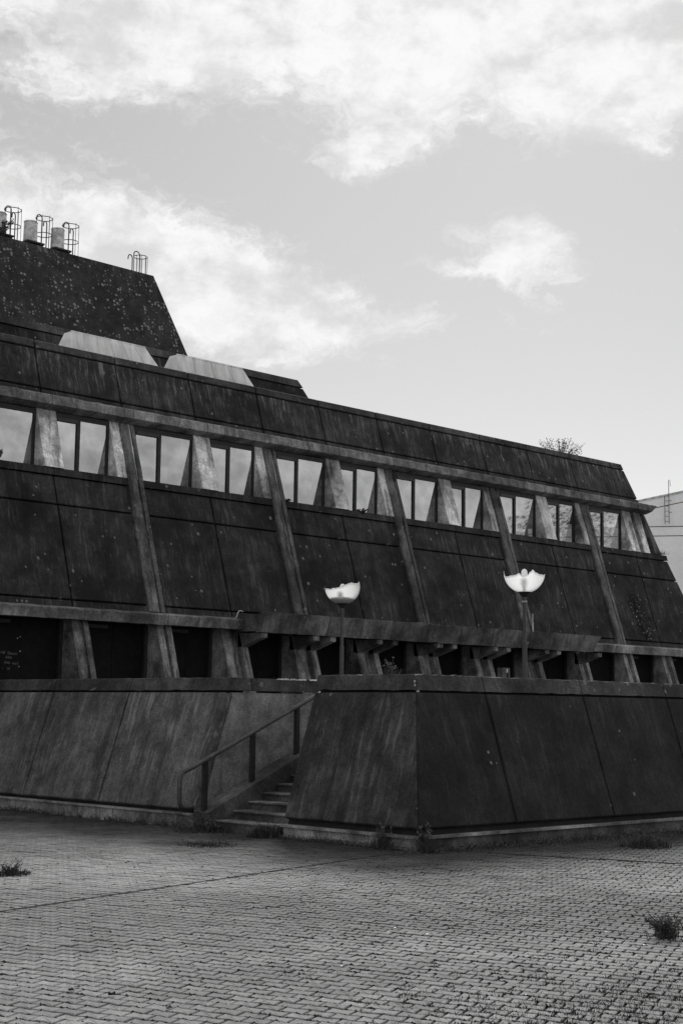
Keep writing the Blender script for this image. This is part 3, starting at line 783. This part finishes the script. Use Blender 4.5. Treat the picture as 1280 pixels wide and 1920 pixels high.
for x, zb_ in ((14.17, .18), (15.08, .62), (15.98, 1.0)):
    part('post', box(x - .035, x + .035, YR - .012, YR + .05, zb_, rz(x) - .02), M['dark'], hr)

# ------------------------------------------------------------------ lamps with broken globes
def lamp(x, y, ztop, rad, rimf, label, seed, tilt, litter):
    L = thing('lamp_post', label, 'street lamp', (x, y, 1.455), 'broken globe lamps on the terrace')
    part('pole', tube([(x, y, 1.45), (x, y, ztop - .75), (x, y, ztop - .74), (x, y, ztop - .06)], [.038, .038, .030, .030], 12), M['pole'], L, smooth=False)
    part('collar', lathe([(.03, ztop - .075), (.075, ztop - .02), (.105, ztop + .005), (.085, ztop + .02)], x, y, 18), M['dark'], L)
    part('clamp', lathe([(.032, ztop - .155), (.042, ztop - .155), (.042, ztop - .13), (.032, ztop - .13)], x, y, 14), M['chip'] if seed == 2 else M['pole'], L)
    nt, nph = 150, 14
    V, F = [], []
    cz_ = ztop + rad - .012
    rot = Matrix.Rotation(tilt, 3, Vector((math.cos(YAW), math.sin(YAW), 0)))
    for ri in (rad, rad - .004):
        for k in range(nph + 1):
            for s in range(nt):
                th = 2 * math.pi * s / nt
                ph = R(15) + (rimf(th) - R(15)) * k / nph
                V.append(rot @ Vector((ri * math.sin(ph) * math.cos(th), ri * math.sin(ph) * math.sin(th), -ri * math.cos(ph))) + Vector((x, y, cz_)))
    m_ = (nph + 1) * nt
    for k in range(nph):
        for s in range(nt):
            s2 = (s + 1) % nt
            F.append((k * nt + s, k * nt + s2, (k + 1) * nt + s2, (k + 1) * nt + s))
    for s in range(nt):
        s2 = (s + 1) % nt
        F.append((nph * nt + s, nph * nt + s2, m_ + (nph - 1) * nt + s2, m_ + (nph - 1) * nt + s))
    part('globe', (V, F), M['globe'], L, smooth=True)
    part('bulb', lathe([(.02, ztop), (.026, ztop + .06), (.030, cz_ - .12), (.045, cz_ - .06), (.048, cz_), (.042, cz_ + .03), (.026, cz_ + .05), (.008, cz_ + .057)], x, y, 14), M['globe'], L, smooth=True)
    if litter:
        g = lathe([(rad * .55, cz_ - rad * .80), (rad * .70, cz_ - rad * .66), (rad * .66, cz_ - rad * .55), (rad * .2, cz_ - rad * .48)], x, y, 20)
        part('leaf_litter', g, M['leafdry'], L)
    return L
# theta = 0 is +X; the camera lies towards theta ~ 225 deg, its right towards -45 deg
def rim_from(keys, jag, seed):
    rr = random.Random(seed); ks_ = sorted(keys); js = [rr.uniform(-1, 1) for _ in range(40)]
    def f_(th):
        d = (math.degrees(th) + 45) % 360            # 0 = camera right, 90 = away, 180 = left, 270 = towards camera
        for (a, va), (b, vb) in zip(ks_, ks_[1:] + [(ks_[0][0] + 360, ks_[0][1])]):
            if a <= d < b or (a <= d + 360 < b):
                dd = d if d >= a else d + 360
                u = (dd - a) / (b - a); v_ = va + (vb - va) * u
                break
        else: v_ = ks_[0][1]
        i = int(d / 9) % 40
        return R(v_ + jag * js[i])
    return f_
lamp(18.40, 18.60, 3.60, .305, rim_from([(0, 108), (6, 101), (30, 90), (90, 82), (150, 82), (172, 86), (178, 93), (184, 92), (188, 87), (200, 83), (225, 81), (250, 83), (262, 85), (270, 87), (278, 92), (284, 94), (292, 99), (303, 101), (316, 99), (332, 101), (344, 107), (348, 105), (354, 112)], 1.2, 3),
     'broken white lamp globe on a slim pole in front of the middle of the canopy', 1, 0, True)
lamp(18.13, 14.36, 3.585, .315, rim_from([(0, 86), (30, 80), (90, 76), (150, 77), (172, 84), (178, 96), (184, 90), (192, 80), (196, 76), (230, 79), (250, 83), (255, 78), (262, 77), (275, 80), (279, 88), (281, 87), (286, 93), (290, 93), (295, 86), (310, 82), (335, 82), (352, 84)], 1.0, 5),
     'white jagged lamp globe on a pole, the right one of two, above the front wall', 2, R(0), False)

# ------------------------------------------------------------------ small things on the terrace
ps = thing('bollard', 'short grey metal post standing behind the front wall near the right lamp', 'bollard', (24.55, 20, 1.455))
part('post', join(box(24.43, 24.56, 19.93, 20.07, 1.455, 2.68), box(24.62, 24.67, 19.93, 20.07, 1.455, 2.68), box(24.56, 24.62, 19.97, 20.07, 1.455, 2.68)), M['rail'], ps)
part('lens', box(24.565, 24.615, 19.94, 19.969, 2.58, 2.66), M['cable'], ps)
o = part('cable', tube([(21.0, 24.55, 3.66), (20.98, 24.42, 3.70), (20.99, 24.40, 3.78), (21.02, 24.40, 3.835), (21.08, 24.40, 3.85), (21.14, 24.40, 3.83)], .012, 6), M['cable'])
tag(o, 'pale bent cable sticking up at the left end of the canopy', 'cable')
o = part('pipe', tube([(31.03, 24.3, 3.78), (31.03, 24.3, 4.08), (31.02, 24.3, 4.09), (31.02, 24.3, 4.32)], [.02, .02, .012, .010], 6), M['cable'])
tag(o, 'thin pale pipe standing on the canopy right of the right lamp', 'pipe')

# ------------------------------------------------------------------ white building beyond
uu = Vector((math.cos(R(32.6)), math.sin(R(32.6)), 0))          # towards it
wr = Vector((uu.y, -uu.x, 0))
oc = Vector((0, 0, 0)) + uu * 97
def wpt(s, d, z): p = oc + wr * s + uu * d; return (p.x, p.y, z)
wb = thing('white_building', 'plain white building with a sloping roofline beyond the right end', 'building', tuple(wpt(0, 0, 0)))
def wface(s0, s1, z0a, z0b, z1a, z1b, d0, d1):
    return fixn(hexa([wpt(s0, d0, z0a), wpt(s1, d0, z0b), wpt(s1, d1, z0b), wpt(s0, d1, z0a)], [wpt(s0, d0, z1a), wpt(s1, d0, z1b), wpt(s1, d1, z1b), wpt(s0, d1, z1a)]))
SL = .2
rl = lambda s: 15.88 + SL * (s + .02)
sA, sB = -14, 22
part('wall', wface(sA, sB, 0, 0, rl(sA) - .12, rl(sB) - .12, 0, 14), M['white'], wb)
for za, zb_ in ((13.02, 13.02), (13.62, 13.62), (rl(sA) - .76, rl(sB) - .76)):
    part('groove_strip', wface(sA, sB, za, zb_, za + .05, zb_ + .05, -.008, .1), M['vent'], wb)
part('roof_edge', wface(sA, sB, rl(sA) - .115, rl(sB) - .115, rl(sA), rl(sB), -.06, 14), M['can'], wb)
lg = []
for s in (-.86, -.60):
    lg.append(tube([wpt(s, -.2, 13.8), wpt(s, -.2, 16.6 if s > -.7 else 15.6)], .022, 5))
lg.append(tube([wpt(-.60, -.2, 16.6), wpt(-.52, -.2, 16.62), wpt(-.5, -.2, 16.2)], .015, 5))
for z in np.arange(13.95, 15.6, .33): lg.append(tube([wpt(-.86, -.2, z), wpt(-.60, -.2, z)], .015, 5))
for z in (14.55, 15.3): lg.append(tube([wpt(-.6, -.2, z), wpt(-.45, -.02, z)], .015, 5))
part('ladder', join(*lg), M['cage'], wb)
part('duct', wface(-2.75, -2.38, 13.83, 13.83, 14.1, 14.1, -.5, 0), M['can'], wb)

# ------------------------------------------------------------------ plants
def blades(c, nb, h, spread, w=.008, lean=.6, rnd=random):
    V, F = [], []
    for _ in range(nb):
        a = rnd.random() * 6.283; r_ = spread * math.sqrt(rnd.random())
        x, y, z = c[0] + r_ * math.cos(a), c[1] + r_ * math.sin(a), c[2]
        hh = h * rnd.uniform(.25, 1.0) * (1.15 - .6 * r_ / max(spread, .001)); b = a + rnd.gauss(0, .9); ln = hh * lean * rnd.random() * 1.5
        wx, wy = math.cos(b + 1.57) * w, math.sin(b + 1.57) * w
        k = len(V)
        V += [(x - wx, y - wy, z), (x + wx, y + wy, z),
              (x + math.cos(b) * ln * .4 + wx * .7, y + math.sin(b) * ln * .4 + wy * .7, z + hh * .6), (x + math.cos(b) * ln * .4 - wx * .7, y + math.sin(b) * ln * .4 - wy * .7, z + hh * .6),
              (x + math.cos(b) * ln, y + math.sin(b) * ln, z + hh)]
        F += [(k, k + 1, k + 2, k + 3), (k + 3, k + 2, k + 4)]
    return V, F
def leaves(c, nl, rx, rz_, size, rnd=random, bottom=0.):
    V, F = [], []
    for _ in range(nl):
        while True:
            p = Vector((rnd.uniform(-1, 1), rnd.uniform(-1, 1), rnd.uniform(-1 + bottom, 1)))
            if p.length < 1: break
        q = Vector((c[0] + p.x * rx, c[1] + p.y * rx, c[2] + p.z * rz_))
        n_ = Vector((rnd.gauss(0, 1), rnd.gauss(0, 1), rnd.gauss(.4, 1))).normalized()
        a = n_.orthogonal().normalized(); b = n_.cross(a); s = size * rnd.uniform(.5, 1.2); k = len(V)
        V += [q - a * s, q - b * s * .4 + n_ * s * .1, q + a * s, q + b * s * .4]
        F.append((k, k + 1, k + 2, k + 3))
    return V, F
def plant(name, label, cat, loc, nstem, h, spread, nl, ls, grass_n=0, mat='leaf', group=None):
    t_ = thing(name, label, cat, loc, group)
    ge, lf = [], []
    for _ in range(nstem):
        a = random.random() * 6.283; r_ = spread * math.sqrt(random.random()); hh = h * random.uniform(.5, 1)
        p0 = Vector(loc) + Vector((random.gauss(0, .02), random.gauss(0, .02), 0)); p2 = Vector(loc) + Vector((r_ * math.cos(a), r_ * math.sin(a), hh))
        p1 = (p0 + p2) / 2 + Vector((0, 0, hh * .12))
        ge.append(tube([p0, p1, p2], [.006, .004, .002], 4))
        for k in range(nl // nstem):
            u = random.uniform(.2, 1.05); q = p0.lerp(p2, u) + Vector((0, 0, hh * .1 * math.sin(u * 3)))
            lf.append(leaves(q, 1, .03, .03, ls))
    part('stem', join(*ge), M['bark'], t_)
    part('foliage', join(*lf), M[mat], t_)
    if grass_n: part('grass_blades', blades(loc, grass_n, h * .8, spread, .006), M['grass'], t_, kind='stuff')
    return t_
plant('weed', 'tall leafy weed growing through the paving at the right edge', 'weed', (10.40, 6.83, -.01), 40, .19, .17, 1100, .014, 60)
plant('weed', 'bushy grass clump on the paving in front of the long left wall', 'weed', (8.85, 13.85, -.01), 16, .16, .22, 200, .013, 380, 'grass')
plant('weed', 'low dark weed patch on the paving below the handrail', 'weed', (12.7, 15.27, -.01), 10, .08, .40, 260, .018, 420)
plant('weed', 'tangled weeds at the foot of the handrail and bottom step', 'weed', (14.1, 17.0, -.01), 26, .22, .46, 900, .022, 420)
plant('weed', 'feathery weed clump at the stairs beside the corner block', 'weed', (14.15, 15.75, -.01), 18, .30, .26, 260, .014, 520, 'grassdry')
plant('weed', 'grassy weed clump near the front wall by the right edge', 'weed', (17.2, 11.6, -.01), 14, .28, .34, 220, .018, 420, 'grass')
plant('weed', 'dark weed growing at the foot of the block corner', 'weed', (14.22, 12.85, -.01), 12, .40, .12, 160, .03, 160)
plant('weed', 'dark weed against the plinth left of the block corner', 'weed', (14.18, 13.55, -.01), 12, .34, .14, 180, .03, 120)
plant('shrub', 'small leafy shrub growing on the roof edge near its right end', 'shrub', (37.95, 28.6, 9.42), 46, .95, .80, 2000, .030)
part('leaf_scatter', leaves((37.95, 28.6, 10.0), 900, .72, .42, .028), M['leaf'], bpy.data.objects['shrub'])
plant('weed', 'small round plant on the upper window ledge at the left edge', 'weed', (15.95, 25.98, 6.675), 8, .22, .14, 160, .03)
plant('weed', 'dark moss plant on the window ledge below the third window pair', 'weed', (26.35, 25.97, 6.62), 8, .12, .16, 200, .03, 0, 'moss')
plant('weed', 'small dark plant on the ledge right of the second rib', 'weed', (23.85, 25.97, 6.63), 6, .10, .10, 110, .028, 0, 'moss')
plant('weed', 'tufty little plant at the right end of the upper window ledge', 'weed', (39.55, 25.95, 6.67), 8, .16, .25, 60, .02, 60, 'grassdry')
plant('dry_plant', 'withered pale plant sprouting from the top of the corner block', 'weed', (15.02, 14.2, 2.24), 8, .26, .14, 90, .018, 30, 'grassdry')
# tangle around the stacks on the tower
plant('shrub', 'dark bushy plant among the vent stacks on the tower', 'shrub', (26.85, 44.1, 17.86), 14, .75, .5, 420, .06)

# creeper hanging on the panel at the far right
cr_ = thing('creeper', 'dark creeper patch flecked with pale leaves on the sloping panel at far right', 'climbing plant', (37.6, 25.1, 3.9))
dk, pl = [], []
for _ in range(420):
    u = random.gauss(0, .34); z = 3.95 + abs(random.random()) ** 1.25 * 1.35
    x_ = 37.65 + u * (.55 + .45 * math.sin(z * 3)) - (z - 3.9) * .12
    (pl if random.random() < .13 else dk).append(leaves((x_, S(z, .05), z), 2, .05, .06, .03))
part('foliage', join(*dk), M['moss'], cr_)
part('pale_leaves', join(*pl), M['chip'], cr_)
part('stem', join(*[tube([(37.6 + random.gauss(0, .1), S(3.92, .05), 3.92), (37.5 + random.gauss(0, .25), S(4.5, .05), 4.5), (37.4 + random.gauss(0, .35), S(5.2, .06), 5.2)], .008, 4) for _ in range(5)]), M['bark'], cr_)

# grass and weeds nobody could count
def stuff(name, geo, mat, label, cat):
    o = part(name, geo, mat, origin=(0, 0, 0)); return tag(o, label, cat, kind='stuff')
ge = []
for _ in range(420):
    y_ = random.uniform(17.6, 25.2); x_ = 14.34 - abs(random.gauss(0, .10))
    ge.append(blades((x_, y_, -.012), random.randint(4, 10), random.uniform(.05, .16), .06, .005))
    if random.random() < .6: ge.append(leaves((x_, y_, .03), random.randint(4, 10), .07, .05, .020))
for _ in range(260):
    y_ = random.uniform(13.0, 15.5); x_ = 14.20 - abs(random.gauss(0, .07))
    if random.random() < .5: ge.append(blades((x_, y_, -.012), random.randint(4, 8), random.uniform(.05, .14), .05, .005))
    else: ge.append(leaves((x_, y_, .03), random.randint(4, 9), .06, .04, .018))
for _ in range(620):
    x_ = random.choice([14.6, 15.3, 16.1, 17.0, 17.6, 18.3, 19.2, 20.2, 21.4, 22.8]) + random.gauss(0, .5); y_ = 12.90 - abs(random.gauss(0, .12 + max(0, x_ - 15) * .07))
    if random.random() < .45: ge.append(blades((x_, y_, -.012), random.randint(4, 10), random.uniform(.03, .15), .07, .005))
    else: ge.append(leaves((x_, y_, .03), random.randint(5, 12), .08, .05, .022))
stuff('wall_foot_weeds', join(*ge), M['grass'], 'low weeds and grass growing along the foot of the terrace walls', 'weeds')
ge = []
def joint_pt(x, y):
    # nearest wavy joint between stones
    ij = np.linalg.solve(np.array([e1, e2]).T, np.array([x, y]))
    j = round(ij[1]); f_ = ij[0] % 1
    wob = -.185 * f_ / .27 if f_ < .27 else -.185 * (1 - f_) / .73
    return ij[0] * e1 + (j + wob) * e2
def px_ground(px, py):
    d = fwd + rt * ((px - 640) / F_PX) + up * ((960 - py) / F_PX); t_ = -CAM.z / d.z
    p = CAM + d * t_; return p.x, p.y
for _ in range(2900):
    r_ = random.random() * .87
    if r_ < .25:
        x, y = px_ground(1280 - abs(random.gauss(0, 260)), 1925 - abs(random.gauss(0, 62)))
    elif r_ < .45:
        x, y = px_ground(random.gauss(1000, 240), random.gauss(1730, 60))
    else:
        a = px_ground(random.uniform(-250, 1530), random.uniform(1585, 1930)); x, y = a
        if random.random() < .35: continue
    if x > 14.2 and y > 12.9: continue
    p = joint_pt(x, y)
    if r_ < .25: ge.append(blades((p[0], p[1], -.014), random.randint(12, 24), random.uniform(.022, .05), .045, .0035, 1.4))
    else: ge.append(blades((p[0], p[1], -.014), random.randint(5, 10), random.uniform(.014, .035), .026, .0035, 1.2))
stuff('joint_weeds', join(*ge), M['jointgrass'], 'tiny grass tufts sprouting from the joints of the paving', 'grass')
lt = []
for (px_, py_) in ((740, 1740), (762, 1737), (728, 1748), (800, 1752), (372, 1757), (520, 1742), (1206, 1772), (985, 1866), (1136, 1748), (300, 1542), (440, 1560), (640, 1812)):
    x_, y_ = px_ground(px_, py_); s_ = random.uniform(.008, .02)
    lt.append(slab([(x_ - s_, y_ - s_ * .6, .003), (x_ + s_, y_ - s_ * .4, .004), (x_ + s_ * .8, y_ + s_ * .6, .007), (x_ - s_ * .8, y_ + s_ * .5, .004)], .002, .001))
stuff('litter', join(*lt), M['cable'], 'tiny pale scraps of litter scattered over the paving', 'litter')
ge = []
for _ in range(6500):
    u = random.random()
    if u < .5: x, y = px_ground(random.uniform(-150, 1430), random.uniform(1590, 1930))
    elif u < .75: x, y = px_ground(random.gauss(950, 260), random.gauss(1720, 70))
    else: x, y = px_ground(random.uniform(500, 1430), random.uniform(1590, 1760))
    if x > 14.2 and y > 12.9: continue
    p = joint_pt(x, y); r_ = random.uniform(.007, .022); a0 = random.random() * 6
    st_ = random.uniform(1.0, 2.6); ca, sa = math.cos(R(-75)), math.sin(R(-75))
    V = [(p[0], p[1], random.uniform(.003, .010))]
    for k in range(6):
        a = a0 + k * 1.047; q = r_ * random.uniform(.6, 1.1); lx, ly_ = q * math.cos(a) * st_, q * math.sin(a)
        V.append((p[0] + lx * ca - ly_ * sa, p[1] + lx * sa + ly_ * ca, -.008))
    ge.append((V, [(0, 1 + k, 1 + (k + 1) % 6) for k in range(6)]))
stuff('joint_moss', join(*ge), M['moss'], 'dark cushions of moss in the joints of the paving', 'moss')
# mossy seam across the paving
def seam(a, b, w, nm):
    a, b = Vector(px_ground(*a)).to_3d(), Vector(px_ground(*b)).to_3d()
    d = (b - a).normalized(); nrm = Vector((-d.y, d.x, 0)); n_ = int((b - a).length / .06)
    V, F = [], []
    for i in range(n_ + 1):
        p = a.lerp(b, i / n_) + nrm * random.gauss(0, .006); ww = w * random.uniform(.3, 1.2)
        V += [p - nrm * ww + Vector((0, 0, -.004)), p + Vector((0, 0, .010)), p + nrm * ww + Vector((0, 0, -.006))]
    for i in range(n_):
        k = i * 3; F += [(k, k + 3, k + 4, k + 1), (k + 1, k + 4, k + 5, k + 2)]
    return V, F
stuff('moss_seam', join(seam((-60, 1719), (735, 1601), .030, 'a'), seam((915, 1600), (1340, 1624), .018, 'b')), M['moss'], 'dark mossy seam running across the paving towards the corner of the block', 'moss')
# dead leaves
def dead_leaf(x, y, s, label):
    V, F = [], []
    n_ = 7
    for i in range(n_):
        a = 6.283 * i / n_; r_ = s * random.uniform(.5, 1.0)
        V.append((x + r_ * math.cos(a), y + r_ * math.sin(a) * .7, .006 + s * .8 * abs(math.sin(a * 1.5)) * random.random()))
    V.append((x, y, .01))
    F = [(i, (i + 1) % n_, n_) for i in range(n_)]
    V2 = [(a, b, c + .002) for a, b, c in V]; F2 = [tuple(q + len(V) for q in f_[::-1]) for f_ in F]
    o = part('dead_leaf', (V + V2, F + F2), M['leafdry']); tag(o, label, 'leaf', 'dead leaves on the paving')
dead_leaf(*px_ground(134, 1860), .035, 'curled dead leaf on the paving at lower left, left of two')
dead_leaf(*px_ground(144, 1853), .028, 'smaller dead leaf touching the curled one at lower left')
dead_leaf(*px_ground(210, 1869), .038, 'dark crumpled leaf on the paving, right of the curled one')
dead_leaf(*px_ground(318, 1893), .03, 'dead leaf near the bottom edge left of centre')

# trees across the plaza, seen only as reflections in the right-hand windows
def tree(x, y, h, r_, label):
    t_ = thing('tree', label, 'tree', (x, y, 0), 'trees across the plaza')
    part('trunk', tube([(x, y, -.1), (x + .1, y, h * .3), (x, y + .1, h * .55), (x - .2, y, h * .8)], [.28, .22, .16, .05], 8), M['bark'], t_)
    g = []
    for _ in range(26):
        a = random.random() * 6.283; rr = r_ * math.sqrt(random.random()) * .75
        g.append(leaves((x + rr * math.cos(a), y + rr * math.sin(a), h * random.uniform(.38, .92)), 260, r_ * .36, r_ * .28, .10))
    part('crown', join(*g), M['foliage'], t_)
tree(62, 6.5, 13.5, 4.6, 'broad leafy tree standing across the plaza to the right')
tree(73, -1.5, 14.5, 4.6, 'taller leafy tree standing farther off across the plaza')
